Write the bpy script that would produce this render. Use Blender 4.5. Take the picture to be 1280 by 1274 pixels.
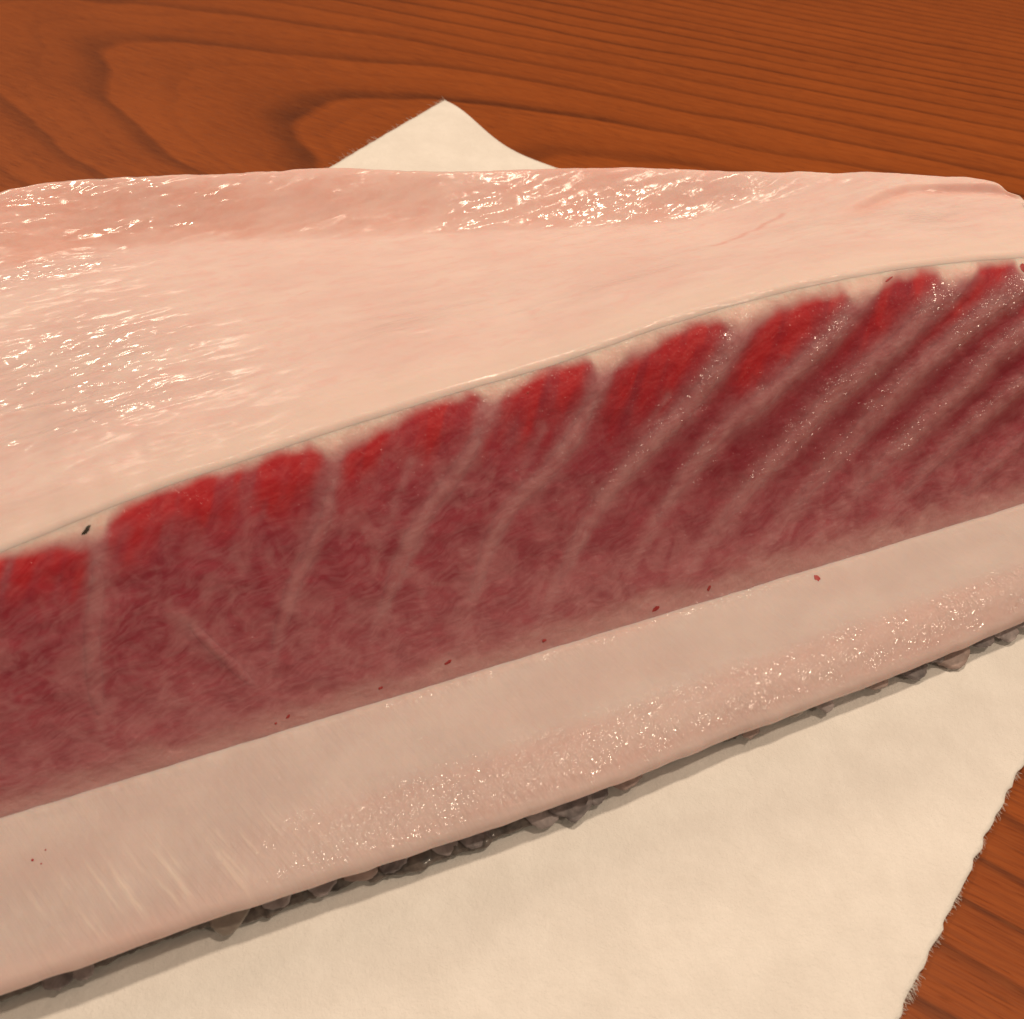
import bpy, math, random
import numpy as np

# ------------------------------------------------------------------ scene, camera, world, lamps
scene = bpy.context.scene
for o in list(bpy.data.objects):
    bpy.data.objects.remove(o)
COL = scene.collection
rng = np.random.RandomState(7)
random.seed(7)

PITCH = math.radians(44.7)
cam_d = bpy.data.cameras.new("camera")
cam = bpy.data.objects.new("camera", cam_d)
COL.objects.link(cam)
cam.location = (0, 0, 0.197)
cam.rotation_euler = (math.pi / 2 - PITCH, 0, 0)
cam_d.sensor_width = 36
cam_d.lens = 36 * 1350 / 1280
cam_d.clip_start = 0.005
cam_d.clip_end = 20
cam_d.dof.use_dof = True
cam_d.dof.focus_distance = 0.262
cam_d.dof.aperture_fstop = 36
scene.camera = cam

world = bpy.data.worlds.new("World")
scene.world = world
world.use_nodes = True
bg = world.node_tree.nodes["Background"]
bg.inputs[0].default_value = (0.80, 0.62, 0.46, 1)
bg.inputs[1].default_value = 0.22

WARM = (1.0, 0.78, 0.58)


def lamp(name, loc, target, size, power, col=WARM):
    l = bpy.data.lights.new(name, 'AREA')
    l.shape = 'DISK'
    l.size = size
    l.energy = power
    l.color = col
    o = bpy.data.objects.new(name, l)
    COL.objects.link(o)
    o.location = loc
    v = np.array(target) - np.array(loc)
    from mathutils import Vector
    o.rotation_euler = Vector(v).to_track_quat('-Z', 'Y').to_euler()
    return o


TGT = (0.0, 0.18, 0.03)
lamp("ceiling_lamp_behind", (-0.66, 1.26, 1.20), TGT, 0.22, 7.4)
lamp("ceiling_lamp_above", (0.14, 0.50, 1.25), TGT, 0.11, 8.6)
lamp("ceiling_lamp_right", (0.66, 0.20, 1.20), TGT, 0.09, 6.0)
lamp("ceiling_lamp_front", (1.50, -0.80, 1.05), TGT, 0.075, 6.8)

scene.view_settings.view_transform = 'Standard'
scene.view_settings.look = 'None'
scene.view_settings.exposure = -0.18
scene.view_settings.gamma = 1
scene.render.engine = 'CYCLES'
scene.cycles.use_denoising = True
scene.cycles.sample_clamp_indirect = 4.0
scene.cycles.max_bounces = 8

# ------------------------------------------------------------------ numeric helpers
ANG = math.radians(20.94)
DV = np.array([math.cos(ANG), math.sin(ANG)])      # along the block
BV = np.array([-DV[1], DV[0]])                     # away from the cut face


def sm(a, b, x):
    y = np.clip((x - a) / (b - a), 0, 1)
    return y * y * (3 - 2 * y)


def curve(pts, q):
    """smooth monotone-ish interpolation through (x, y) points, linear outside"""
    p = np.array(pts, float)
    x, y = p[:, 0], p[:, 1]
    h = np.diff(x)
    dl = np.diff(y) / h
    m = np.zeros_like(y)
    m[1:-1] = (dl[:-1] * h[1:] + dl[1:] * h[:-1]) / (h[1:] + h[:-1])
    m[0], m[-1] = dl[0], dl[-1]
    q = np.asarray(q, float)
    i = np.clip(np.searchsorted(x, q) - 1, 0, len(x) - 2)
    t = (q - x[i]) / h[i]
    tc = np.clip(t, 0, 1)
    r = ((2 * tc ** 3 - 3 * tc ** 2 + 1) * y[i] + (tc ** 3 - 2 * tc ** 2 + tc) * h[i] * m[i]
         + (-2 * tc ** 3 + 3 * tc ** 2) * y[i + 1] + (tc ** 3 - tc ** 2) * h[i] * m[i + 1])
    r = r + np.where(t < 0, t * h[i] * m[0], 0) + np.where(t > 1, (t - 1) * h[i] * m[-1], 0)
    return r


TAB = rng.rand(256, 256)


def vnoise(x, y):
    xi = np.floor(x).astype(int)
    yi = np.floor(y).astype(int)
    fx = x - xi
    fy = y - yi
    fx = fx * fx * fx * (fx * (fx * 6 - 15) + 10)
    fy = fy * fy * fy * (fy * (fy * 6 - 15) + 10)
    a = TAB[xi & 255, yi & 255]
    b = TAB[(xi + 1) & 255, yi & 255]
    c = TAB[xi & 255, (yi + 1) & 255]
    d = TAB[(xi + 1) & 255, (yi + 1) & 255]
    return (a + (b - a) * fx) * (1 - fy) + (c + (d - c) * fx) * fy


def fbm(x, y, oct=3, seed=0):
    r = 0
    a = 0.5
    x = x + seed * 17.3
    y = y + seed * 31.7
    for k in range(oct):
        r = r + a * (vnoise(x, y) - 0.5) * 2
        x = x * 2.03 + 5.1
        y = y * 2.03 + 9.7
        a *= 0.5
    return r


def poly_dist(s, l, pts):
    """distance to a polyline and the position 0..1 along it"""
    best = np.full(s.shape, 1e9)
    along = np.zeros(s.shape)
    n = len(pts) - 1
    for i in range(n):
        (ax, ay), (bx, by) = pts[i], pts[i + 1]
        dx, dy = bx - ax, by - ay
        L2 = dx * dx + dy * dy
        t = np.clip(((s - ax) * dx + (l - ay) * dy) / L2, 0, 1)
        d = np.hypot(s - ax - t * dx, l - ay - t * dy)
        k = d < best
        best = np.where(k, d, best)
        along = np.where(k, (i + t) / n, along)
    return best, along


def to_world(s, t, z):
    return np.stack([DV[0] * s + BV[0] * t, DV[1] * s + BV[1] * t, z], -1) * 0.001


def link(name, me, mat, parent=None):
    o = bpy.data.objects.new(name, me)
    COL.objects.link(o)
    if mat:
        me.materials.append(mat)
    if parent is not None:
        o.parent = parent
    return o


def mesh_from(name, V, Q, smooth=True, T=None):
    """V (n,3); Q (m,4) quads; T (k,3) triangles"""
    me = bpy.data.meshes.new(name)
    V = np.ascontiguousarray(V, dtype=np.float32)
    me.vertices.add(len(V))
    me.vertices.foreach_set("co", V.ravel())
    nq = 0 if Q is None else len(Q)
    nt = 0 if T is None else len(T)
    parts = []
    if nq:
        parts.append(np.asarray(Q, np.int32).ravel())
    if nt:
        parts.append(np.asarray(T, np.int32).ravel())
    idx = np.concatenate(parts)
    me.loops.add(len(idx))
    me.loops.foreach_set("vertex_index", idx)
    me.polygons.add(nq + nt)
    st = np.concatenate([np.arange(nq) * 4, nq * 4 + np.arange(nt) * 3]).astype(np.int32)
    me.polygons.foreach_set("loop_start", st)
    me.update(calc_edges=True)
    me.validate()
    me.polygons.foreach_set("use_smooth", np.full(len(me.polygons), smooth))
    return me


def attr_vec(me, name, A):
    a = me.attributes.new(name, 'FLOAT_VECTOR', 'POINT')
    a.data.foreach_set("vector", np.ascontiguousarray(A, np.float32).ravel())


def attr_col(me, name, A):
    a = me.attributes.new(name, 'FLOAT_COLOR', 'POINT')
    a.data.foreach_set("color", np.ascontiguousarray(A, np.float32).ravel())


def slab(name, outer, inner, co, mk, wet=None):
    """closed body between an outer and an inner sheet, both (ns, nv, 3)"""
    ns, nv = outer.shape[:2]
    V = np.concatenate([outer.reshape(-1, 3), inner.reshape(-1, 3)])
    I = np.arange(ns * nv).reshape(ns, nv)
    N = I + ns * nv

    def q(a, b, c, d):
        return np.stack([a.ravel(), b.ravel(), c.ravel(), d.ravel()], -1)
    Q = [q(I[:-1, :-1], I[1:, :-1], I[1:, 1:], I[:-1, 1:]),
         q(N[:-1, :-1], N[:-1, 1:], N[1:, 1:], N[1:, :-1]),
         q(I[:-1, 0], N[:-1, 0], N[1:, 0], I[1:, 0]),
         q(I[:-1, -1], I[1:, -1], N[1:, -1], N[:-1, -1]),
         q(I[0, :-1], I[0, 1:], N[0, 1:], N[0, :-1]),
         q(I[-1, :-1], N[-1, :-1], N[-1, 1:], I[-1, 1:])]
    me = mesh_from(name, V, np.concatenate(Q))
    attr_vec(me, "co", np.concatenate([co.reshape(-1, 3)] * 2))
    attr_col(me, "mk", np.concatenate([mk.reshape(-1, 4)] * 2))
    if wet is not None:
        a = me.attributes.new("wet", 'FLOAT', 'POINT')
        a.data.foreach_set("value", np.ascontiguousarray(np.concatenate([wet.ravel()] * 2), np.float32))
    return me


# ------------------------------------------------------------------ shader helpers
class NT:
    def __init__(self, name):
        self.mat = bpy.data.materials.new(name)
        self.mat.use_nodes = True
        self.t = self.mat.node_tree
        self.p = self.t.nodes["Principled BSDF"]

    def n(self, kind, **kw):
        x = self.t.nodes.new(kind)
        for k, v in kw.items():
            setattr(x, k, v)
        return x

    def put(self, sock, v):
        if hasattr(v, "is_output"):
            self.t.links.new(v, sock)
        elif isinstance(v, (tuple, list)) and len(v) == 3 and sock.type == 'RGBA':
            sock.default_value = (*v, 1)
        else:
            sock.default_value = v

    def math(self, op, a, b=0.0, c=None, clamp=False):
        x = self.n("ShaderNodeMath", operation=op, use_clamp=clamp)
        self.put(x.inputs[0], a)
        self.put(x.inputs[1], b)
        if c is not None:
            self.put(x.inputs[2], c)
        return x.outputs[0]

    def mix(self, f, a, b, mode='MIX'):
        x = self.n("ShaderNodeMix", data_type='RGBA', blend_type=mode)
        self.put(x.inputs[0], f)
        self.put(x.inputs[6], a)
        self.put(x.inputs[7], b)
        return x.outputs[2]

    def ramp(self, v, a, b, lo=0.0, hi=1.0):
        x = self.n("ShaderNodeMapRange", interpolation_type='SMOOTHSTEP')
        self.put(x.inputs[0], v)
        for i, k in enumerate((a, b, lo, hi)):
            self.put(x.inputs[1 + i], k)
        return x.outputs[0]

    def noise(self, vec, scale=1.0, detail=3.0, rough=0.5, dist=0.0, color=False):
        x = self.n("ShaderNodeTexNoise")
        self.put(x.inputs["Vector"], vec)
        x.inputs["Scale"].default_value = scale
        x.inputs["Detail"].default_value = detail
        x.inputs["Roughness"].default_value = rough
        x.inputs["Distortion"].default_value = dist
        return x.outputs["Color" if color else "Fac"]

    def vmul(self, v, k):
        x = self.n("ShaderNodeVectorMath", operation='MULTIPLY')
        self.put(x.inputs[0], v)
        self.put(x.inputs[1], k)
        return x.outputs[0]

    def vadd(self, v, k):
        x = self.n("ShaderNodeVectorMath", operation='ADD')
        self.put(x.inputs[0], v)
        self.put(x.inputs[1], k)
        return x.outputs[0]

    def dot(self, v, k):
        x = self.n("ShaderNodeVectorMath", operation='DOT_PRODUCT')
        self.put(x.inputs[0], v)
        self.put(x.inputs[1], k)
        return x.outputs["Value"]

    def attr(self, name):
        x = self.n("ShaderNodeAttribute", attribute_name=name)
        return x

    def bump(self, h, dist, strength=1.0, normal=None):
        x = self.n("ShaderNodeBump")
        self.put(x.inputs["Height"], h)
        x.inputs["Distance"].default_value = dist
        self.put(x.inputs["Strength"], strength)
        if normal is not None:
            self.put(x.inputs["Normal"], normal)
        return x.outputs[0]

    def set(self, **kw):
        for k, v in kw.items():
            self.put(self.p.inputs[k.replace("_", " ")], v)


def comps(m, attr):
    x = m.n("ShaderNodeSeparateColor")
    m.put(x.inputs[0], attr.outputs["Color"])
    return x.outputs[0], x.outputs[1], x.outputs[2], attr.outputs["Alpha"]


# wood -------------------------------------------------------------
def wood_material():
    m = NT("varnished_wood")
    tc = m.n("ShaderNodeTexCoord").outputs["Object"]
    g = m.dot(tc, (844.0, -537.0, 0))       # mm along the grain
    h = m.dot(tc, (537.0, 844.0, 0))        # mm across the grain
    cx = m.n("ShaderNodeCombineXYZ")
    m.put(cx.inputs[0], g)
    m.put(cx.inputs[1], h)
    gh = cx.outputs[0]
    w1 = m.noise(m.vmul(gh, (0.006, 0.018, 0)), 1.0, 3, 0.5)
    w2 = m.noise(m.vmul(gh, (0.012, 0.10, 0)), 1.0, 3, 0.55)
    hh = m.math('ADD', m.math('SUBTRACT', h, 325.0), m.math('MULTIPLY', m.math('SUBTRACT', w1, 0.5), m.ramp(h, 350, 430, 26.0, 9.0)))
    hh = m.math('ADD', hh, m.math('MULTIPLY', m.math('SUBTRACT', w2, 0.5), 3.0))
    k = m.ramp(hh, -12, 12, 0.025, 0.040)
    ro = m.math('SUBTRACT', m.math('ADD', g, 418.0), m.math('MULTIPLY', k, m.math('MULTIPLY', hh, hh)))
    ro = m.math('DIVIDE', ro, 112.0)
    ro = m.math('ADD', ro, m.math('MULTIPLY', m.math('SUBTRACT', m.noise(m.vmul(gh, (0.004, 0.02, 0)), 1.0, 2), 0.5), 0.7))
    fr = m.math('FRACT', ro)
    # latewood: gentle rise then a sharp drop
    late = m.math('MULTIPLY', m.ramp(fr, 0.72, 0.94), m.ramp(fr, 0.945, 0.995, 1, 0))
    wide = m.ramp(fr, 0.15, 0.98)
    wn = m.n("ShaderNodeTexWhiteNoise", noise_dimensions='1D')
    m.put(wn.inputs["W"], m.math('FLOOR', ro))
    ringvar = m.noise(m.vmul(gh, (0.005, 0.05, 0)), 1.0, 2, 0.6)
    late = m.math('MULTIPLY', late, m.ramp(ringvar, 0.25, 0.62, 0.45, 1.0))
    late = m.math('MULTIPLY', late, m.ramp(wn.outputs["Value"], 0.1, 0.7, 0.55, 1.0))
    fr2 = m.math('FRACT', m.math('MULTIPLY', ro, 2.6))
    late2 = m.math('MULTIPLY', m.ramp(fr2, 0.62, 0.93), m.ramp(fr2, 0.94, 1.0, 1, 0))
    fib = m.noise(m.vmul(gh, (0.045, 1.1, 0)), 1.0, 4, 0.65)
    fib2 = m.noise(m.vmul(gh, (0.14, 3.0, 0)), 1.0, 3, 0.6)
    pore = m.ramp(m.noise(m.vmul(gh, (0.11, 1.9, 0)), 1.0, 2, 0.5), 0.56, 0.70)
    col = m.mix(m.ramp(fib, 0.28, 0.72), (0.215, 0.046, 0.0080), (0.325, 0.076, 0.0125))
    blot = m.noise(m.vmul(gh, (0.012, 0.03, 0)), 1.0, 3, 0.55)
    col = m.mix(m.ramp(blot, 0.35, 0.7, 0, 0.55), col, (0.335, 0.078, 0.0125))
    col = m.mix(m.math('MULTIPLY', wide, 0.30), col, (0.160, 0.032, 0.0055))
    col = m.mix(m.math('MULTIPLY', m.math('MULTIPLY', late2, ringvar), 0.3), col, (0.100, 0.018, 0.005))
    col = m.mix(m.math('MULTIPLY', late, 0.82), col, (0.052, 0.010, 0.004))
    col = m.mix(m.math('MULTIPLY', pore, 0.42), col, (0.085, 0.016, 0.005))
    col = m.mix(m.ramp(fib2, 0.35, 0.75, 0, 0.32), col, (0.40, 0.125, 0.030))
    m.set(Base_Color=col, Roughness=m.ramp(fib, 0.2, 0.8, 0.40, 0.52), Specular_IOR_Level=0.12)
    m.set(Coat_Weight=0.03, Coat_Roughness=0.25)
    m.set(Normal=m.bump(m.math('SUBTRACT', fib2, m.math('MULTIPLY', pore, 0.8)), 0.00012, 0.35))
    return m.mat


def paper_material():
    m = NT("absorbent_paper")
    tc = m.n("ShaderNodeTexCoord").outputs["Object"]
    n1 = m.noise(tc, 420, 5, 0.65)
    n2 = m.noise(tc, 90, 3, 0.5)
    n3 = m.noise(tc, 1500, 3, 0.6, 1.2)
    col = m.mix(m.ramp(n2, 0.3, 0.7), (0.83, 0.808, 0.77), (0.89, 0.872, 0.835))
    col = m.mix(m.ramp(n1, 0.35, 0.75, 0, 0.25), col, (0.78, 0.75, 0.70))
    hgt = m.math('ADD', m.math('MULTIPLY', n1, 1.0), m.math('MULTIPLY', n3, 0.45))
    m.set(Base_Color=col, Roughness=0.95, Specular_IOR_Level=0.08, Sheen_Weight=0.15, Sheen_Roughness=0.6)
    m.set(Normal=m.bump(hgt, 0.0005, 0.55))
    return m.mat


def flesh_material():
    m = NT("marbled_red_flesh")
    co = m.attr("co").outputs["Vector"]
    red, fat, pale, marb = comps(m, m.attr("mk"))
    wv = m.noise(m.vmul(co, (0.12, 0.12, 0)), 1.0, 2, 0.5, 0.0, True)
    cw = m.vadd(co, m.vmul(m.vadd(wv, (-0.5, -0.5, -0.5)), (7.0, 7.0, 0)))
    hs = m.dot(cw, (0.96, 0.28, 0))
    hl = m.dot(cw, (-0.28, 0.96, 0))
    hx = m.n("ShaderNodeCombineXYZ")
    m.put(hx.inputs[0], hs)
    m.put(hx.inputs[1], hl)
    hv = hx.outputs[0]
    f1 = m.noise(m.vmul(hv, (0.20, 1.05, 0)), 1.0, 3, 0.5, 0.1)
    f2 = m.noise(m.vmul(hv, (0.34, 1.7, 0)), 1.0, 2, 0.55, 0.3)
    curl = m.noise(m.vmul(cw, (0.34, 0.42, 0)), 1.0, 2, 0.5, 0.25)
    big = m.noise(m.vmul(co, (0.10, 0.16, 0)), 1.0, 2, 0.5)
    col = m.mix(m.ramp(big, 0.35, 0.68), (0.31, 0.034, 0.060), (0.41, 0.064, 0.096))
    col = m.mix(m.ramp(marb, 0.75, 0.25, 0, 0.8), col, (0.27, 0.015, 0.036))
    vein = m.math('MULTIPLY', m.ramp(m.math('ADD', m.math('MULTIPLY', f1, 0.5), m.math('MULTIPLY', curl, 0.5)), 0.36, 0.68), marb)
    col = m.mix(m.math('MULTIPLY', vein, 0.54), col, (0.50, 0.190, 0.222))
    dark = m.math('MULTIPLY', m.ramp(f2, 0.46, 0.76), m.math('ADD', 0.25, m.math('MULTIPLY', marb, 0.55)))
    col = m.mix(m.math('MULTIPLY', dark, 0.36), col, (0.27, 0.022, 0.034))
    redc = m.mix(m.ramp(f1, 0.38, 0.66), (0.52, 0.018, 0.026), (0.58, 0.042, 0.048))
    col = m.mix(red, col, redc)
    fatc = m.mix(m.ramp(f1, 0.3, 0.7), (0.52, 0.222, 0.242), (0.575, 0.285, 0.302))
    col = m.mix(fat, col, fatc)
    palec = m.mix(m.ramp(curl, 0.3, 0.7), (0.79, 0.565, 0.51), (0.83, 0.64, 0.58))
    col = m.mix(pale, col, palec)
    mott = m.noise(m.vmul(co, (0.14, 0.11, 0)), 1.0, 3, 0.6, 0.6)
    col = m.mix(m.math('MULTIPLY', m.ramp(mott, 0.42, 0.66, 0, 0.38), m.math('MULTIPLY', marb, m.math('SUBTRACT', 1.0, m.math('MAXIMUM', red, pale)))), col, (0.58, 0.28, 0.295))
    m.set(Base_Color=col, Roughness=0.55, Specular_IOR_Level=0.25)
    m.p.subsurface_method = 'RANDOM_WALK'
    m.set(Subsurface_Weight=m.math('ADD', 0.35, m.math('MULTIPLY', pale, 0.4)), Subsurface_Scale=0.0028)
    m.p.inputs["Subsurface Radius"].default_value = (1.0, 0.35, 0.28)
    b1 = m.noise(m.vmul(co, (0.85, 1.05, 0)), 1.0, 1.0, 0.5)
    b2 = m.noise(m.vmul(co, (0.22, 0.30, 0)), 1.0, 0, 0.5)
    hb = m.math('ADD', b1, m.math('MULTIPLY', b2, 1.2))
    m.set(Normal=m.bump(m.math('ADD', hb, m.math('MULTIPLY', f1, 0.6)), 0.00018, 0.5))
    wet = m.attr("wet").outputs["Fac"]
    m.set(Coat_Weight=m.math('ADD', 0.05, m.math('MULTIPLY', wet, 1.0), clamp=True), Coat_Roughness=0.12, Coat_IOR=1.7)
    m.set(Coat_Normal=m.bump(hb, 0.00062, 1.0))
    return m.mat


def lining_material():
    m = NT("wet_belly_lining")
    co = m.attr("co").outputs["Vector"]
    pink, cream, streak, iso = comps(m, m.attr("mk"))
    n1 = m.noise(m.vmul(co, (0.035, 0.08, 0)), 1.0, 4, 0.55)
    n2 = m.noise(m.vmul(co, (0.16, 0.4, 0)), 1.0, 4, 0.6, 0.5)
    n3 = m.noise(m.vmul(co, (0.9, 1.5, 0)), 1.0, 3, 0.6)
    col = m.mix(m.ramp(n1, 0.32, 0.68), (0.76, 0.555, 0.53), (0.80, 0.62, 0.59))
    col = m.mix(m.ramp(n2, 0.46, 0.75, 0, 0.6), col, (0.77, 0.485, 0.465))
    col = m.mix(m.math('MULTIPLY', pink, m.ramp(n2, 0.2, 0.8, 0.6, 1.0)), col, (0.73, 0.385, 0.325))
    col = m.mix(cream, col, (0.78, 0.625, 0.575))
    col = m.mix(streak, col, (0.70, 0.32, 0.29))
    col = m.mix(m.ramp(n3, 0.55, 0.75, 0, 0.12), col, (0.86, 0.76, 0.70))
    m.set(Base_Color=col, Roughness=0.6, Specular_IOR_Level=0.2)
    m.set(Subsurface_Weight=0.45, Subsurface_Scale=0.0035)
    m.p.inputs["Subsurface Radius"].default_value = (1.0, 0.45, 0.30)
    wet = m.attr("wet").outputs["Fac"]
    a1 = m.noise(m.vmul(co, (0.15, 0.42, 0)), 1.0, 1.5, 0.5, 0.4)
    a2 = m.math('MULTIPLY', m.noise(m.vmul(co, (0.32, 0.50, 0)), 1.0, 1.5, 0.5, 0.3), 1.2)
    a3 = m.noise(m.vmul(co, (0.05, 0.16, 0)), 1.0, 1, 0.5)
    hb = m.n("ShaderNodeMix", data_type='FLOAT')
    m.put(hb.inputs[0], iso)
    m.put(hb.inputs[2], m.math('MULTIPLY', a1, 1.5))
    m.put(hb.inputs[3], a2)
    hf = m.math('MULTIPLY', hb.outputs[0], m.math('ADD', 0.10, m.math('MULTIPLY', wet, 0.85)))
    h = m.math('ADD', hf, m.math('MULTIPLY', a3, 2.4))
    m.set(Normal=m.bump(h, 0.00022, 0.5))
    m.set(Coat_Weight=m.math('ADD', 0.12, m.math('MULTIPLY', wet, 0.88), clamp=True), Coat_IOR=1.6)
    m.set(Coat_Roughness=m.ramp(wet, 0.0, 0.8, 0.26, 0.12), Coat_Normal=m.bump(h, 0.0011, 1.0))
    return m.mat


def fat_material():
    m = NT("pale_belly_fat")
    co = m.attr("co").outputs["Vector"]
    strk, bulge, pink, _ = comps(m, m.attr("mk"))
    sx = m.n("ShaderNodeSeparateXYZ")
    m.put(sx.inputs[0], co)
    sk = m.math('ADD', sx.outputs[0], m.math('MULTIPLY', sx.outputs[1], 0.42))
    cx = m.n("ShaderNodeCombineXYZ")
    m.put(cx.inputs[0], sk)
    m.put(cx.inputs[1], sx.outputs[1])
    cs = cx.outputs[0]
    line = m.noise(m.vmul(cs, (1.1, 0.05, 0)), 1.0, 4, 0.65)
    line2 = m.noise(m.vmul(cs, (0.55, 0.06, 0)), 1.0, 3, 0.6)
    blob = m.noise(m.vmul(co, (0.05, 0.07, 0)), 1.0, 3, 0.5)
    n3 = m.noise(m.vmul(co, (1.2, 1.2, 0)), 1.0, 3, 0.6)
    col = m.mix(m.ramp(blob, 0.3, 0.7), (0.62, 0.52, 0.50), (0.68, 0.585, 0.56))
    col = m.mix(m.ramp(line, 0.4, 0.75, 0, 0.22), col, (0.72, 0.60, 0.54))
    col = m.mix(m.math('MULTIPLY', strk, m.ramp(line2, 0.50, 0.72, 0, 0.6)), col, (0.82, 0.73, 0.66))
    col = m.mix(pink, col, (0.66, 0.465, 0.435))
    m.set(Base_Color=col, Roughness=0.55, Specular_IOR_Level=0.2)
    m.set(Subsurface_Weight=0.5, Subsurface_Scale=0.0040)
    m.p.inputs["Subsurface Radius"].default_value = (1.0, 0.5, 0.35)
    b1 = m.noise(m.vmul(co, (0.75, 0.62, 0)), 1.0, 1.0, 0.5)
    b2 = m.noise(m.vmul(co, (0.22, 0.35, 0)), 1.0, 2, 0.5)
    h = m.math('ADD', m.math('MULTIPLY', b1, m.math('ADD', 0.25, m.math('MULTIPLY', bulge, 0.9))), m.math('MULTIPLY', b2, 0.8))
    h = m.math('ADD', h, m.math('MULTIPLY', line, 0.35))
    h = m.math('ADD', h, m.math('MULTIPLY', m.math('MULTIPLY', line2, strk), 0.9))
    m.set(Normal=m.bump(h, 0.0003, 0.5))
    clump = m.ramp(m.noise(m.vmul(co, (0.16, 0.22, 0)), 1.0, 2, 0.6), 0.40, 0.62, 0.12, 1.0)
    sp = m.noise(m.vmul(co, (0.55, 0.75, 0)), 1.0, 1.0, 0.5)
    hc = m.math('ADD', m.math('MULTIPLY', b1, m.math('ADD', 0.45, m.math('MULTIPLY', bulge, 0.5))), m.math('MULTIPLY', sp, 0.5))
    hc = m.math('ADD', hc, m.math('MULTIPLY', m.math('MULTIPLY', line2, strk), 0.9))
    m.set(Coat_Weight=m.math('ADD', 0.015, m.math('MULTIPLY', m.math('MULTIPLY', bulge, clump), 1.0), clamp=True), Coat_Roughness=0.10, Coat_IOR=1.75, Coat_Normal=m.bump(hc, 0.00115, 1.0))
    return m.mat


def plain_material(name, c1, c2, scale, rough, coat=0.0, bump=0.0002, trans=0.0):
    m = NT(name)
    tc = m.n("ShaderNodeTexCoord").outputs["Object"]
    n1 = m.noise(tc, scale, 4, 0.6, 0.5)
    m.set(Base_Color=m.mix(m.ramp(n1, 0.3, 0.7), c1, c2), Roughness=rough, Coat_Weight=coat, Coat_Roughness=0.12)
    if trans:
        m.set(Transmission_Weight=trans)
    m.set(Normal=m.bump(n1, bump, 0.6))
    return m.mat


M_WOOD = wood_material()
M_PAPER = paper_material()
M_FLESH = flesh_material()
M_LINING = lining_material()
M_FAT = fat_material()
M_SKIN = plain_material("dark_fish_skin", (0.045, 0.038, 0.035), (0.20, 0.165, 0.145), 300, 0.45, 0.35, 0.00015)
M_SCALE = plain_material("grey_fish_scale", (0.24, 0.205, 0.205), (0.46, 0.40, 0.395), 300, 0.5, 0.0, 0.00010)
M_SCALE_DARK = plain_material("dark_fish_scale", (0.12, 0.105, 0.108), (0.31, 0.27, 0.27), 300, 0.5, 0.0, 0.00010)
M_SCALE_PINK = plain_material("pinkish_fish_scale", (0.30, 0.22, 0.20), (0.48, 0.37, 0.335), 300, 0.5, 0.0, 0.00010)
M_SCALE_PALE = plain_material("pale_fish_scale", (0.38, 0.33, 0.29), (0.55, 0.48, 0.42), 300, 0.5, 0.0, 0.00010, 0.4)
M_BLOOD = plain_material("dried_blood", (0.34, 0.022, 0.026), (0.44, 0.05, 0.05), 900, 0.5, 0.0)
M_FLECK = plain_material("dark_fleck", (0.03, 0.022, 0.015), (0.07, 0.05, 0.035), 900, 0.5, 0.3)
M_FIBRE = plain_material("paper_fibre", (0.78, 0.75, 0.70), (0.86, 0.83, 0.78), 900, 0.9, 0.0, 0.00005)

# ------------------------------------------------------------------ table
def make_table():
    x0, x1, y0, y1, th, r = -1.0, 1.0, -0.35, 1.05, 0.032, 0.004
    rings = []
    for (inset, z) in [(0.0, -th), (0.0, -r), (r * 0.3, -r * 0.3), (r, 0.0)]:
        rings.append([(x0 + inset, y0 + inset, z), (x1 - inset, y0 + inset, z), (x1 - inset, y1 - inset, z), (x0 + inset, y1 - inset, z)])
    V = [p for rg in rings for p in rg]
    Q = []
    for k in range(3):
        for i in range(4):
            j = (i + 1) % 4
            Q.append((k * 4 + i, k * 4 + j, (k + 1) * 4 + j, (k + 1) * 4 + i))
    Q.append((12, 13, 14, 15))
    Q.append((3, 2, 1, 0))
    me = mesh_from("table", np.array(V), np.array(Q), smooth=False)
    o = link("wooden_table", me, M_WOOD)
    o["label"] = "reddish brown wooden table top with dark arched grain lines"
    o["category"] = "table"
    return o


table = make_table()

# ------------------------------------------------------------------ paper sheet
PA = np.array([0.797, -0.604])     # along the far right edge
PC = np.array([-0.604, -0.797])    # along the left edge
P0 = np.array([-0.0262, 0.4155])
PW, PL = 0.2824, 0.430


def paper_lift(p, q):
    l = 0.0118 * np.exp(-(p / 0.030) ** 2) * np.exp(-(q / 0.16) ** 2)
    l = l + 0.0004 * np.exp(-((PW - p) / 0.006) ** 2)
    l = l + 0.00035 * (fbm(p * 28, q * 28, 2, 3) + 0.6)
    return 0.0006 + np.maximum(l, 0)


def paper_pt(p, q):
    xy = P0 + np.multiply.outer(p, PA) + np.multiply.outer(q, PC)
    return np.concatenate([xy, (paper_lift(p, q))[..., None]], -1)


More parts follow.
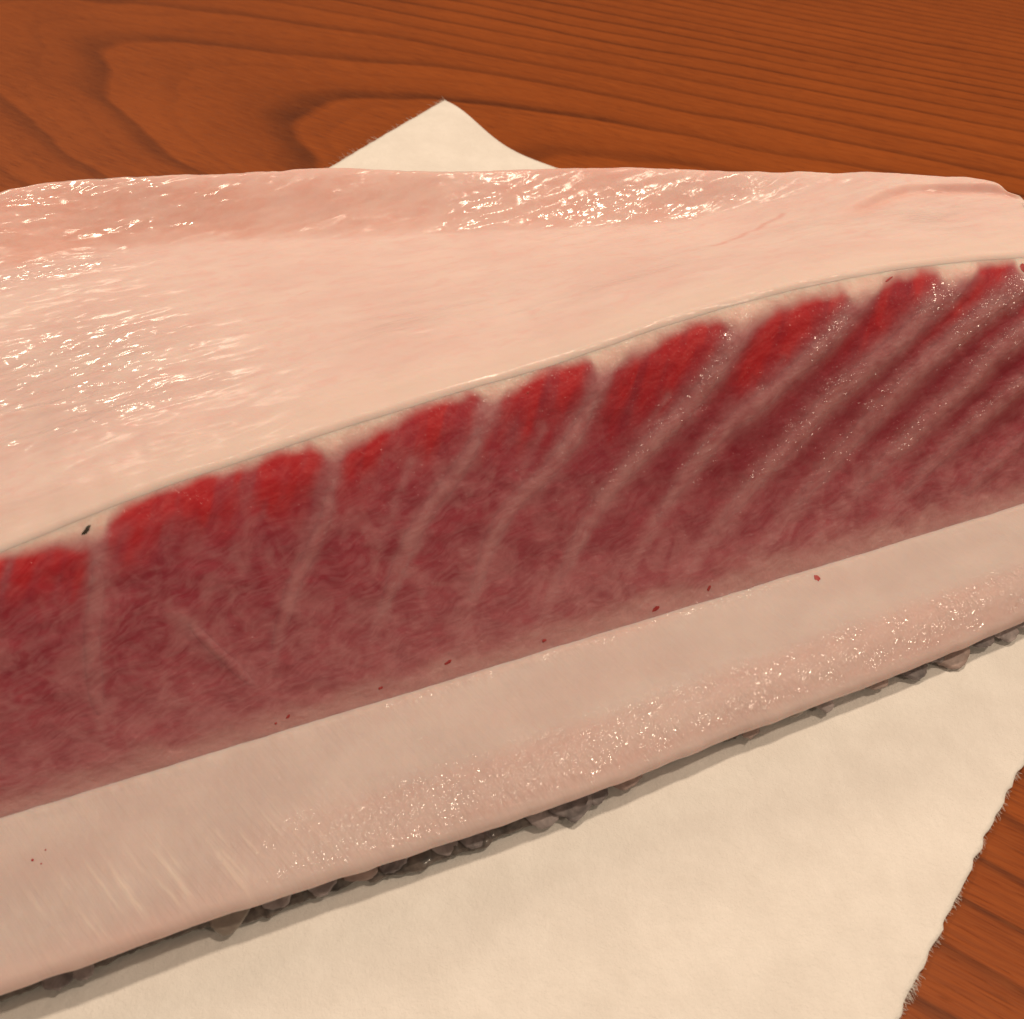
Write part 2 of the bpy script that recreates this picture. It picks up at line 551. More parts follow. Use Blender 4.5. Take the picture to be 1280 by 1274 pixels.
def make_paper():
    npn, nq = 260, 380
    p = np.linspace(0, 1, npn)
    q = np.linspace(0, 1, nq)
    p = p ** 1.0
    Pn, Qn = np.meshgrid(p * PW, q * PL, indexing='ij')
    jag = 0.0011 * fbm(Qn * 330, Pn * 0 + 2, 3, 5) + 0.0004 * fbm(Qn * 60, Pn * 0 + 8, 2, 6)
    Pn = Pn + jag * np.exp(-((PW - Pn) / 0.004) ** 2) + 0.4 * jag * np.exp(-(Pn / 0.003) ** 2)
    # the far right edge bows in a little where the corner curls
    Qn = Qn + 0.0035 * np.exp(-((Pn - 0.03) / 0.02) ** 2) * np.exp(-(Qn / 0.02) ** 2)
    top = paper_pt(Pn.ravel(), Qn.ravel()).reshape(npn, nq, 3)
    bot = top.copy()
    bot[..., 2] -= 0.00042
    z = np.zeros((npn, nq, 3))
    me = slab("paper", top, bot, z, np.zeros((npn, nq, 4)))
    o = link("paper_sheet", me, M_PAPER)
    o["label"] = "cream absorbent paper sheet with a frayed edge under the tuna block"
    o["category"] = "paper"
    return o


paper = make_paper()


def tube_bundle(name, paths, rad, mat, parent):
    V, Q = [], []
    for path, r0 in zip(paths, rad):
        n = len(path)
        base = len(V)
        for i, pt in enumerate(path):
            tg = path[min(i + 1, n - 1)] - path[max(i - 1, 0)]
            tg = tg / (np.linalg.norm(tg) + 1e-9)
            u = np.cross(tg, (0, 0, 1.0))
            u = u / (np.linalg.norm(u) + 1e-9)
            w = np.cross(u, tg)
            r = r0 * (1 - 0.75 * i / (n - 1))
            for k in range(3):
                a = 2 * math.pi * k / 3
                V.append(pt + r * (math.cos(a) * u + math.sin(a) * w))
        for i in range(n - 1):
            for k in range(3):
                k2 = (k + 1) % 3
                Q.append((base + i * 3 + k, base + i * 3 + k2, base + (i + 1) * 3 + k2, base + (i + 1) * 3 + k))
    me = mesh_from(name, np.array(V), np.array(Q))
    o = link(name, me, mat, parent)
    return o


def make_fibres():
    paths, rad = [], []
    R = random.Random(11)

    def hair(p, q, out, along, L, drop):
        a = paper_pt(np.array([p]), np.array([q]))[0]
        a[2] -= 0.0002
        dirv = np.append(out * 1.0 + along, 0)
        dirv /= np.linalg.norm(dirv)
        cz = R.uniform(-0.2, 0.3)
        bend = R.uniform(-0.6, 0.6)
        side = np.append(np.array([-out[1], out[0]]), 0)
        pts = []
        for i in range(5):
            t = i / 4
            pt = a + dirv * L * t + side * bend * L * t * t * 0.5
            pt[2] = max(a[2] + L * (cz * t - drop * t * t), 0.00025)
            pts.append(pt)
        return pts
    # frayed right edge: small tufts and loose fibres
    q = 0.0
    while q < PL:
        tuft = R.random() < 0.30
        n = R.randint(7, 13) if tuft else R.randint(2, 6)
        for k in range(n):
            qq = min(max(q + R.gauss(0, 0.0006 if tuft else 0.0012), 0), PL)
            L = R.uniform(0.0006, 0.0017) if tuft else R.uniform(0.0003, 0.0012)
            paths.append(hair(PW - 0.0010, qq, PA, PC * R.uniform(-0.5, 0.5), L + 0.0006, 0.5))
            rad.append(R.uniform(0.00004, 0.00010))
        q += R.uniform(0.0006, 0.0018)
    # far left edge: finer hairs
    q = 0.0
    while q < 0.20:
        n = R.randint(1, 4) if R.random() < 0.75 else R.randint(7, 12)
        for k in range(n):
            qq = q + R.gauss(0, 0.0008)
            L = R.uniform(0.0010, 0.0032)
            paths.append(hair(0.0006, max(qq, 0), -PA, PC * R.uniform(-0.3, 0.6), L, -0.1))
            rad.append(R.uniform(0.00005, 0.00012))
        q += R.uniform(0.0012, 0.003)
    o = tube_bundle("edge_fibre", paths, rad, M_FIBRE, paper)
    o["kind"] = "stuff"


make_fibres()

# ------------------------------------------------------------------ the tuna block: measured lines (mm)
OUT = [(-110, 98.6), (-63.8, 98.9), (-42.8, 99.2), (-14.8, 100.1), (15.5, 99.7), (48.3, 99.8), (66.1, 100.5), (85.1, 101.6), (104.9, 102.6), (121.2, 103.0), (136.2, 103.7), (166.0, 105.7), (200, 108)]
OUTZ = [(-110, 7.2), (-40, 7.0), (0, 6.1), (50, 5.3), (100, 4.2), (200, 4.2)]
RIDGE_T = [(-110, 148.5), (-36.9, 152.2), (-13.1, 153.8), (14.2, 154.9), (48, 156.0), (67.4, 156.4), (92.8, 157.5), (132, 158.0), (162.1, 157.2), (181.3, 156.1), (210, 154)]
RIDGE_Z = [(-110, 51.0), (-36.9, 60.8), (-13.1, 64.3), (14.2, 66.8), (48, 69.1), (67.4, 70.0), (92.8, 72.4), (112, 73.4), (132, 73.4), (162.1, 71.6), (181.3, 69.3), (210, 66)]
VALLEY = [(-110, 240), (-34, 246.7), (-15.6, 249.0), (12.2, 244.9), (43.7, 234.9), (70, 227.2), (96.9, 219.8), (126.2, 211.9), (156.5, 204.9), (178.8, 199.5), (196.2, 189.0), (210, 178)]
FAR = [(-110, 264), (-30.1, 271.6), (-16, 272.1), (-1.9, 268.7), (26.6, 261), (49.6, 254.4), (76, 243.9), (103.4, 235.9), (122.5, 228.8), (141, 220.4), (159.7, 212.5), (178.4, 204.6), (192, 197.8), (198, 194), (202, 189), (204, 184), (212, 165)]
FARZ = [(-110, 66.4), (-30, 67.4), (49.6, 66.7), (103, 66.3), (160, 66.0), (210, 65.5)]
SEAMS = {
    'A': ([(110.5, 0.96), (107.7, 0.901), (103.4, 0.831), (94.8, 0.721), (84.6, 0.626), (76.6, 0.54), (69.1, 0.406), (61.0, 0.206), (57, .1), (53, .0)], 2.1, .85),
    'B': ([(140, 0.96), (135.3, 0.893), (127.3, 0.803), (120.6, 0.741), (110.9, 0.662), (104.9, 0.625), (94.9, 0.508), (86.4, 0.378), (79.7, 0.234), (75, .1)], 2.0, .8),
    'C': ([(164, 0.96), (161.0, 0.921), (153.6, 0.841), (143.9, 0.74), (127.4, 0.603), (121.1, 0.524), (107.5, 0.368), (96.8, 0.213), (90.1, 0.094), (86, 0.0)], 2.3, .85),
    'D': ([(182, .94), (178.8, 0.899), (174.9, 0.851), (165.2, 0.782), (154.7, 0.68), (141.7, 0.538), (136.9, 0.48), (123.2, 0.306), (112.4, 0.159), (103, 0.02)], 2.3, .9),
    'E': ([(192, .84), (183.7, 0.763), (170.2, 0.642), (162.7, 0.534), (155.3, 0.469), (150.2, 0.41), (137.6, 0.281), (128.8, 0.166), (119, 0.02)], 2.3, .9),
    'F': ([(193, .63), (186.2, 0.571), (176.6, 0.491), (159.5, 0.316), (148.3, 0.191), (136, 0.03)], 2.1, .8),
    'F2': ([(195, .4), (188.9, 0.345), (177.5, 0.257), (168.5, 0.157), (156, 0.02)], 1.8, .6),
    'G': ([(81, .98), (78.4, 0.938), (74.7, 0.852), (69.2, 0.742), (63.2, 0.658), (54.8, 0.578), (50.5, 0.501), (45.5, 0.349), (41.5, 0.22), (38, 0.04)], 1.9, .8),
    'H': ([(55.5, .98), (54.2, 0.937), (51.9, 0.881), (47.9, 0.798), (43.2, 0.72), (37.3, 0.639), (33.8, 0.573), (28.7, 0.44), (23.6, 0.289), (19, 0.1)], 1.8, .72),
    'I': ([(23.5, .98), (22.6, 0.926), (20.7, 0.828), (18.7, 0.745), (14.9, 0.645), (10.7, 0.559), (5.6, 0.397), (1.8, 0.233), (1.2, 0.126), (1.0, .05)], 1.5, .62),
    'J': ([(-20.5, .98), (-20.7, 0.912), (-23.2, 0.772), (-26.7, 0.619), (-29.3, 0.419), (-30.6, 0.265), (-31, .1)], 1.6, .6),
    'K': ([(-11.3, 0.565), (-7.8, 0.419), (-3.8, 0.278), (-0.7, 0.163), (1.1, 0.117)], 1.2, .5),
    'L': ([(-62, .95), (-64, .75), (-68, .5), (-71, .25)], 1.6, .6),
}
FAINT = [([(36.5, .82), (33, .74), (25, .5), (18, .25)], 1.1, .40), ([(63, .81), (61, .75), (52, .58), (46, .40)], 1.0, .38), ([(90, .77), (86, .70), (75, .53), (65, .32)], 1.2, .42),
         ([(117, .78), (112, .70), (99, .52), (88, .28)], 1.1, .36), ([(5.5, .80), (3, .70), (-3, .52)], 1.1, .36), ([(-42, .88), (-46, .6), (-52, .3)], 1.2, .36)]
CREAM = [(-110, 0.93), (-64, 0.93), (-59, 0.92), (-41.9, 0.93), (-37.8, 0.94), (-30.0, 0.908), (-23.8, 0.87), (-19.0, 0.928), (-12.2, 0.947), (-6.2, 0.952), (0.9, 0.941), (9.9, 0.94), (19.1, 0.945), (20.4, 0.905), (24.0, 0.869), (31.2, 0.914), (41.3, 0.95), (51.0, 0.947), (52.7, 0.904), (59.0, 0.917), (66.1, 0.95), (75.4, 0.937), (76.5, 0.895), (84.7, 0.885), (92.3, 0.936), (104.1, 0.921), (105.9, 0.887), (114.2, 0.88), (123.9, 0.923), (133.6, 0.925), (135.4, 0.884), (140.5, 0.896), (147.6, 0.936), (156.9, 0.938), (158.9, 0.903), (162.0, 0.899), (168.4, 0.93), (177.0, 0.938), (178.8, 0.899), (183.6, 0.903), (200, 0.93)]
S_LEFT, S_BEND, S_END = -105.0, 120.0, 204.0


def s_end(t):
    return S_END - 0.33 * np.clip(190 - t, 0, 33) - 0.08 * np.maximum(157 - t, 0)


def s_of(a, tn):
    """a: nominal station; the right cut is oblique, so stations there lean with t"""
    k = (s_end(tn) - S_BEND) / (S_END - S_BEND)
    return np.where(a > S_BEND, S_BEND + (a - S_BEND) * k, a)


A = np.concatenate([np.linspace(S_LEFT, -62, 45)[:-1], np.linspace(-62, S_END, 680)])
NS = len(A)


def far_t(s):
    return curve(FAR, s) + 1.3


def valley_t(s):
    return np.minimum(curve(VALLEY, s), far_t(s) - 5.0)


def ridge_wob(s):
    return 0.25 * fbm(s * 0.09, s * 0 + 4, 3, 2)


tuna = bpy.data.objects.new("tuna_block", None)
tuna.location = (0, 0, 0)
COL.objects.link(tuna)
tuna["label"] = "block of fatty tuna with marbled red cut face and pale pink top, on the paper"
tuna["category"] = "raw fish"

# ---------- flank (cut face)
FH = 60.0
DN = np.array([-math.cos(math.radians(25)), math.sin(math.radians(25))])   # outward (t, z)


def flank_base(s, w):
    tj, zj = 130.2, 13.2
    tr = curve(RIDGE_T, s)
    zr = curve(RIDGE_Z, s) + ridge_wob(s)
    t = tj + (tr - tj) * w
    z = zj + (zr - zj) * w
    bl = 0.8 * np.sin(math.pi * np.clip(w, 0, 1))
    # soft shoulder that rolls over into the top
    k = sm(0.84, 0.92, w)
    rnd = 2.9 * sm(0.2, 0.9, w) * (1 - k) + k * (2.9 - 2.9 * np.clip((w - 0.86) / 0.14, 0, 1.2) ** 2)
    return t, z, bl + rnd


def flank_masks(s, w):
    l = w * FH
    seam = np.zeros(s.shape)
    ridge = np.zeros(s.shape)
    wob = 0.9 * fbm(s * 0.25, l * 0.25, 2, 9)
    right = sm(60, 115, s)
    for k, (pts, hw, stg) in SEAMS.items():
        d, al = poly_dist(s + wob, l, [(a, b * FH) for a, b in pts])
        hw = hw * (1 + 0.15 * right)
        prof = np.exp(-(d / (hw * 1.2)) ** 2)
        fade = 1 - 0.12 * sm(0.7, 1.0, al)
        seam = np.maximum(seam, prof * fade * min(stg * 1.18, 1))
        ridge = np.maximum(ridge, np.exp(-(d / (hw * 1.5)) ** 2) * (1 - 0.9 * sm(0.35, 0.9, al)))
    for pts, hw, stg in FAINT:
        d, al = poly_dist(s + 1.6 * wob, l, [(a, b * FH) for a, b in pts])
        seam = np.maximum(seam, np.exp(-(d / hw) ** 2) * stg * (1 - 0.5 * al))
    return seam, ridge * (0.25 + 0.75 * right)


def flank_surface(s, w, extra=0.0):
    t, z, b = flank_base(s, w)
    seam, ridge = flank_masks(s, w)
    l = w * FH
    rel = 0.75 * ridge + 0.28 * fbm(s * 0.16, l * 0.22, 3, 12) + 0.05 * fbm(s * 0.9, l * 1.4, 2, 14)
    d = b + rel * (1 - 0.9 * sm(0.92, 0.99, w)) + extra
    return t + DN[0] * d, z + DN[1] * d, seam


def flank_colour(s, w, seam):
    l = w * FH
    xs = np.arange(-112, 212, 0.25)
    ys = np.interp(xs, [c[0] for c in CREAM], [c[1] for c in CREAM])
    kk = np.exp(-(np.arange(-12, 13) * 0.25 / 1.3) ** 2)
    ys = np.convolve(np.pad(ys, 12, mode='edge'), kk / kk.sum(), mode='valid')
    cb = np.interp(s, xs, ys) + 0.022
    n = 0.022 * fbm(s * 0.22, l * 0.22, 2, 21)
    cb = cb - 0.04 * np.clip(seam * 1.5 - 0.3, 0, 1)
    zone = sm(cb - 0.020, cb + 0.034, w + n)          # above the red caps
    pale = zone * sm(0.885, 0.968, w + n)
    trans = zone * (1 - pale)
    n2 = 0.10 * fbm(s * 0.16, l * 0.10, 3, 23)
    depth = 0.06 + 0.07 * sm(20, 120, s) + n2 * 0.7
    red = sm(0.0, 1.0, (w - (cb - depth - 0.20)) / 0.28) * (1 - zone)
    red = red * (1 - np.clip(seam * 1.6, 0, 1)) * (0.75 + 0.5 * (0.5 + fbm(s * 0.3, l * 0.3, 2, 25)))
    strk = fbm((s - 0.55 * l) * 0.34, (0.55 * s + l) * 0.05, 3, 26)
    red = np.clip(red * (0.72 + 0.9 * strk + 0.28 * sm(-0.04, 0.02, w - cb)), 0, 0.86)
    seam = seam * (0.72 + 0.28 * sm(0.12, 0.6, w)) * (0.85 + 0.45 * fbm(s * 0.6, l * 0.6, 2, 27))
    # pale strip above the joint
    base = sm(0.165, 0.02, w + 0.05 * fbm(s * 0.15, l * 0.3, 3, 29)) * 0.8
    pale2 = np.maximum(pale, 0) 
    marb = np.clip(1.0 - 0.70 * sm(30, 110, s) * sm(0.15, 0.5, w) - 0.35 * sm(0.6, 0.9, w) + 0.15 * fbm(s * .1, l * .1, 2, 30), 0, 1)
    fat = np.clip(np.maximum(seam, base * 1.1), 0, 1)
    fat = np.maximum(fat, trans * 0.95)
    fat = np.maximum(fat, (0.36 - 0.14 * sm(40, 110, s)) * sm(0.65, 0.05, w))
    pale2 = np.maximum(pale2, 0.38 * base)
    return np.stack([red, fat, np.clip(pale2, 0, 1), marb], -1)


def flank_wet(s, w, seam):
    l = w * FH
    cl = np.clip(0.45 + 1.5 * fbm(s * 0.11, l * 0.11, 2, 33), 0, 1)
    v = np.clip(seam * 1.7 - 0.2, 0, 1) * sm(0.25, 0.5, w) * sm(0.97, 0.90, w) * (0.05 + 0.95 * sm(60, 105, s)) * cl
    return np.clip(v + 0.25 * sm(0.06, 0.0, w) * sm(-10, 40, s), 0, 1)


W = np.concatenate([[-0.12, -0.06], np.linspace(-0.02, 1.0, 168)])
tn = 130.2 + (157 - 130.2) * W
S = s_of(A[:, None], tn[None, :])
Wg = np.broadcast_to(W[None, :], S.shape)
ft, fz, fseam = flank_surface(S, Wg, -0.10 * sm(0.976, 0.988, Wg))
mk = flank_colour(S, Wg, fseam)
co = np.stack([S, Wg * FH, 0 * S], -1)
outer = to_world(S, ft, fz)
it = far_t(S) - 6
iz = 8 + np.clip(Wg, 0, 1) * (44 - 8)
Sin = np.minimum(S, s_of(A[:, None], np.full((1, len(W)), 175.0)))
inner = to_world(s_of(A[:, None], np.clip(it, 100, 250)), it, iz)
flesh = link("flesh", slab("flesh", outer, inner, co, mk, flank_wet(S, Wg, fseam)), M_FLESH, tuna)

# ---------- fat seams: proud, tapering lenses that follow the same cut face
def make_seam(pts, hw):
    n = 70
    P = np.array(pts, float)
    P[:, 1] = np.minimum(P[:, 1], 0.90) * FH
    # arc-length sampling
    L = np.concatenate([[0], np.cumsum(np.hypot(*np.diff(P, axis=0).T))])
    q = np.linspace(L[-1] * 0.02, L[-1] * 0.86, n)
    cs = curve(np.stack([L, P[:, 0]], -1), q)
    cl = curve(np.stack([L, P[:, 1]], -1), q)
    ds, dl = np.gradient(cs), np.gradient(cl)
    nn = np.hypot(ds, dl)
    nx, ny = -dl / nn, ds / nn
    m = 15
    off = np.linspace(-1, 1, m) * 1.35
    taper = np.minimum(1, np.minimum(np.linspace(0, 4, n), np.linspace(3, 0, n))) ** 0.6
    wd = hw * (0.95 + 0.2 * fbm(q * 0.12, q * 0, 2, 40))
    s = cs[:, None] + nx[:, None] * off[None] * wd[:, None]
    l = cl[:, None] + ny[:, None] * off[None] * wd[:, None]
    s = np.minimum(s, 192)
    w = np.clip(l / FH, 0.0, 0.985)
    prof = (1 - (off[None] / 1.35) ** 2) * taper[:, None]
    t1, z1, sea = flank_surface(s, w, 0.24 * prof - 0.13)
    t2, z2, _ = flank_surface(s, w, -1.4)
    mk = flank_colour(s, w, sea)
    return slab("fat_seam", to_world(s, t1, z1)[::-1], to_world(s, t2, z2)[::-1], np.stack([s, w * FH, 0 * s], -1)[::-1], mk[::-1], flank_wet(s, w, sea)[::-1])


for k, (pts, hw, stg) in SEAMS.items():
    link("fat_seam", make_seam(pts, hw), M_FLESH, flesh)

# ---------- belly lining (top)
FOLD = [(140.0, 186.5), (152.0, 189.0), (166.0, 192.6), (182.0, 196.0), (192.0, 192.5), (204.0, 186.0)]
STREAK = [(x, float(curve([(108, 188.6), (113.8, 188.8), (124.9, 190.1), (134.0, 194.0), (146.0, 198.5)], x) + 0.5 * math.sin(x * 0.9))) for x in np.linspace(113, 147, 18)]


def top_z(s, t):
    tr = curve(RIDGE_T, s)
    zr = curve(RIDGE_Z, s) + ridge_wob(s)
    tv = valley_t(s)
    tf = far_t(s)
    zf = curve(FARZ, s)
    zv = 58.0 + (zf - 1.5 - 58.0) * sm(120, 175, s)
    x = (t - tr) / (tv - tr)
    xc = np.clip(x, 0, 1)
    z1 = zr + (zv - zr) * (0.45 * xc + 0.55 * xc * xc * (3 - 2 * xc))
    y = np.clip((t - tv) / (tf - tv), 0, 1)
    z2 = zv + (zf - zv) * (0.35 * y + 0.65 * y * y * (3 - 2 * y))
    z = np.where(x < 1, z1, z2)
    # swells and wrinkles
    edge = sm(0, 6, t - tr) * sm(0, 5, tf - t)
    left = sm(60, -10, s)
    z = z + edge * (0.9 * fbm(s * 0.030, t * 0.055, 2, 50) + 0.28 * fbm(s * 0.07, t * 0.22, 3, 52) + (0.10 + 0.13 * left) * fbm(s * 0.16, t * 0.55, 3, 54))
    # step of the fold: far side higher
    ft_ = curve(FOLD, s)
    z = z + edge * 0.9 * sm(150, 172, s) * (sm(-1.4, 1.2, t - ft_) - 0.5) * np.exp(-((t - ft_) / 5.0) ** 2) * 2
    # raised fine wrinkles on the left
    for pts, a, wd in (([(-70, 187), (-35, 189.8), (-20.2, 186.5), (-9.4, 186.4), (2, 190)], 0.45, 1.3), ([(-30, 176), (-8, 178), (20, 177)], 0.22, 1.4), ([(40, 181), (62, 176), (84, 178)], 0.2, 1.3), ([(10, 208), (40, 205), (66, 200)], 0.2, 1.8)):
        d, al = poly_dist(s + 1.2 * fbm(s * .1, t * .1, 2, 57), t, pts)
        z = z + a * np.exp(-(d / wd) ** 2) * sm(0, 0.15, al) * sm(1, 0.85, al)
    return z


R1 = np.concatenate([np.linspace(0, 0.12, 46)[:-1], np.linspace(0.12, 1.0, 210)])
nR = len(R1)
tnom = 157 + R1 * (0)        # nominal t per row needs the column: two passes
tr0 = curve(RIDGE_T, A)[:, None]
tf0 = far_t(np.minimum(A, 200))[:, None]
tn = tr0 + (tf0 - tr0) * R1[None]
S = s_of(A[:, None], tn)
trs = curve(RIDGE_T, S)
tfs = far_t(S) - 3.0 + 0.55 * fbm(S * 0.16, S * 0 + 3, 4, 61)
T = trs + (tfs - trs) * R1[None]
Z = top_z(S, T)
# front rim: three rows rolling over the cut face
rim_s, rim_t, rim_z = [], [], []
for w_, e_ in ((0.974, -0.12), (0.981, 0.05), (0.991, 0.07)):
    s_ = S[:, 0]
    t_, z_, _ = flank_surface(s_, np.full_like(s_, w_), e_)
    rim_s.append(s_)
    rim_t.append(t_)
    rim_z.append(z_)
# rear edge: round over, then down to the paper
back = []
zf = Z[:, -1]
for an in np.linspace(12, 90, 8):
    a = math.radians(an)
    back.append((S[:, -1], T[:, -1] + 3.0 * math.sin(a), zf - 3.0 * (1 - math.cos(a))))
notch = 0.0
for f in np.linspace(0.08, 1, 16):
    back.append((S[:, -1], T[:, -1] + 3.0 + 2.0 * f + 0.5 * fbm(S[:, -1] * .1, 0 * S[:, -1] + f * 3, 2, 60), (zf - 3.0) * (1 - f) + 3.0 * f))
S2 = np.concatenate([np.stack(rim_s, 1), S, np.stack([b[0] for b in back], 1)], 1)
T2 = np.concatenate([np.stack(rim_t, 1), T, np.stack([b[1] for b in back], 1)], 1)
Z2 = np.concatenate([np.stack(rim_z, 1), Z, np.stack([b[2] for b in back], 1)], 1)
# small nicks in the far edge
# inner sheet along profile normals
dT = np.gradient(T2, axis=1)
dZ = np.gradient(Z2, axis=1)
nrm = np.hypot(dT, dZ) + 1e-9
for _ in range(6):
    dTs, dZs = dT.copy(), dZ.copy()
    dT[:, 1:-1] = (dTs[:, :-2] + dTs[:, 1:-1] + dTs[:, 2:]) / 3
    dZ[:, 1:-1] = (dZs[:, :-2] + dZs[:, 1:-1] + dZs[:, 2:]) / 3
nrm = np.hypot(dT, dZ) + 1e-9
nt, nz = -dZ / nrm, dT / nrm
TH = 2.6
Ti, Zi = T2 - nt * TH, Z2 - nz * TH
Ti[:, :6] = np.maximum(Ti[:, :6], T2[:, :6] + 0.8)
Zi[:, :3] = np.minimum(Zi[:, :3], Z2[:, :3] - 0.2)
arc = T2.copy()
arc[:, nR + 3:] = T2[:, nR + 2:nR + 3] + np.cumsum(np.hypot(np.diff(T2[:, nR + 2:], axis=1), np.diff(Z2[:, nR + 2:], axis=1)), axis=1)
co = np.stack([S2, arc, 0 * S2], -1)
tv = valley_t(S2)
tf = far_t(S2)
rid = curve(RIDGE_T, S2)
wv = 2.0 * fbm(S2 * 0.08, T2 * 0.1, 3, 62)
band = sm(-2.5, 4.0, T2 - tv + wv) * sm(165, 110, S2) * (0.72 + 0.28 * sm(60, 20, S2))
band = band * (0.65 + 0.5 * fbm(S2 * 0.05, T2 * 0.06, 2, 64) + 0.2) * (1 - 0.55 * sm(-8, -1, T2 - tf))
band2 = 0.35 * sm(-7, 0, T2 - tf) * 0
ftl = curve(FOLD, S2)
foldp = np.exp(-((T2 - ftl + 1.6) / 2.2) ** 2) * sm(146, 172, S2) * 0.6
pink = np.clip(np.maximum(band, foldp), 0, 1)
cream = sm(16, 1, T2 - rid + 4 * fbm(S2 * 0.04, T2 * 0.08, 2, 66)) * 0.7
d, al = poly_dist(S2, T2, STREAK)
streak = np.exp(-(d / 0.8) ** 2) * 0.6 * sm(0.0, 0.2, al) * np.clip(0.5 + 1.6 * fbm(S2 * 0.25, T2 * 0.2, 2, 67), 0, 1)
d2, al2 = poly_dist(S2 + wv, T2, [(92, 238), (112, 231.5), (124, 226)])
streak = np.maximum(streak, 0.15 * np.exp(-(d2 / 2.5) ** 2))
iso = sm(0, 130, S2) * 0.9


def blob(s0, t0, rs, rt, rot=0.0):
    c_, s_ = math.cos(rot), math.sin(rot)
    a_ = ((S2 - s0) * c_ + (T2 - t0) * s_) / rs
    b_ = (-(S2 - s0) * s_ + (T2 - t0) * c_) / rt
    return np.exp(-(a_ * a_ + b_ * b_))


# where the surface is wet: a film on the left, the rear band, the right shoulder, a few smears
wn = np.clip(0.45 + 1.2 * fbm(S2 * 0.07, T2 * 0.13, 3, 63), 0, 1.2)
wet = 1.25 * blob(-22, 200, 22, 17, -0.1) + 0.7 * blob(-20, 181, 26, 5)
wet = np.maximum(wet, 1.1 * blob(-5, 262, 36, 11, -0.25) * wn * 1.3)
wet = np.maximum(wet, 0.9 * blob(-28, 243, 22, 9) * wn * 1.4)
wet = np.maximum(wet, 0.60 * blob(112, 222, 75, 13, -0.34) * wn * 1.3)
wet = np.maximum(wet, 0.5 * blob(172, 182, 30, 12, -0.2) * wn * 1.3)
wet = np.maximum(wet, 0.7 * blob(95, 181, 22, 5) * wn)
wet = np.maximum(wet, 0.5 * blob(55, 185, 30, 10) * wn)
wet = np.maximum(wet, 0.3 * np.exp(-((T2 - rid) / 1.5) ** 2) * wn)
mk = np.stack([pink, np.clip(cream, 0, 1), np.clip(streak, 0, 1), iso], -1)
lining = link("belly_lining", slab("belly_lining", to_world(S2, T2, Z2), to_world(S2, Ti, Zi), co, mk, np.clip(wet, 0, 1)), M_LINING, tuna)

# ---------- fat layer (the projecting lip)
def lip_profile(s):
    """rows of (t, z) for each station in s, shape (ns, m)"""
    to = curve(OUT, s) + 0.25 * fbm(s * 0.08, s * 0, 2, 70) + 0.5 * sm(-20, -60, s) - 0.8
    zo = curve(OUTZ, s)
    tj = 130.2
    q = [-0.55, -0.3, -0.12, -0.02, 0.0, 0.03, 0.08, 0.2, 0.35, 0.5, 0.62, 0.72, 0.80, 0.87, 0.925, 0.965, 0.99, 1.0, 0.985, 0.94, 0.86]
    zr = [11.5, 11.8, 12.8, 13.6, 13.9, 14.0, 13.9, 13.2, 12.5, 12.05, 11.85, 11.7, 11.5, 11.15, 10.75, 10.3, 9.6, 8.4, 7.1, 6.0, 5.4]
    zl = [11.5, 11.8, 12.8, 13.6, 13.9, 13.95, 13.8, 13.2, 12.6, 12.1, 11.8, 11.6, 11.45, 11.25, 11.0, 10.6, 9.8, 8.7, 7.5, 6.6, 6.0]
    q = np.array(q)
    zr, zl = np.array(zr), np.array(zl)
    f = sm(-10, 35, s)[:, None]
    z = zl[None] * (1 - f) + zr[None] * f
    z = z + (zo - 6.2)[:, None] * sm(0.7, 1.0, q)[None]
    t = tj + (to[:, None] - tj) * q[None]
    # refine rows
    par = np.concatenate([[0], np.cumsum(np.hypot(np.diff(q) * 30, np.diff(zr)))])
    fine = np.concatenate([np.linspace(0, par[4], 8)[:-1], np.linspace(par[4], par[-1], 120)])
    from_rows = lambda M: np.stack([curve_rows(par, M, x) for x in fine], 1)
    return from_rows(t), from_rows(z), np.interp(fine, par, q)


def curve_rows(par, M, x):
    """Catmull-Rom across the columns of M at parameter x"""
    i = int(np.clip(np.searchsorted(par, x) - 1, 0, len(par) - 2))
    h = par[i + 1] - par[i]
    t = (x - par[i]) / h

    def slope(k):
        if k <= 0:
            return (M[:, 1] - M[:, 0]) / (par[1] - par[0])
        if k >= len(par) - 1:
            return (M[:, -1] - M[:, -2]) / (par[-1] - par[-2])
        return (M[:, k + 1] - M[:, k - 1]) / (par[k + 1] - par[k - 1])
    return ((2 * t ** 3 - 3 * t ** 2 + 1) * M[:, i] + (t ** 3 - 2 * t ** 2 + t) * h * slope(i)
            + (-2 * t ** 3 + 3 * t ** 2) * M[:, i + 1] + (t ** 3 - t ** 2) * h * slope(i + 1))


a_l = s_of(A, np.full_like(A, 115.0))
LT, LZ, LQ = lip_profile(a_l)
S = np.broadcast_to(a_l[:, None], LT.shape).copy()
topm = sm(-0.05, 0.03, LQ)[None] * sm(1.0, 0.9, LQ)[None]
LZ = LZ + topm * (0.22 * fbm(S * 0.06, LT * 0.12, 3, 72) + 0.05 * fbm(S * 0.5, LT * 0.2, 2, 74))
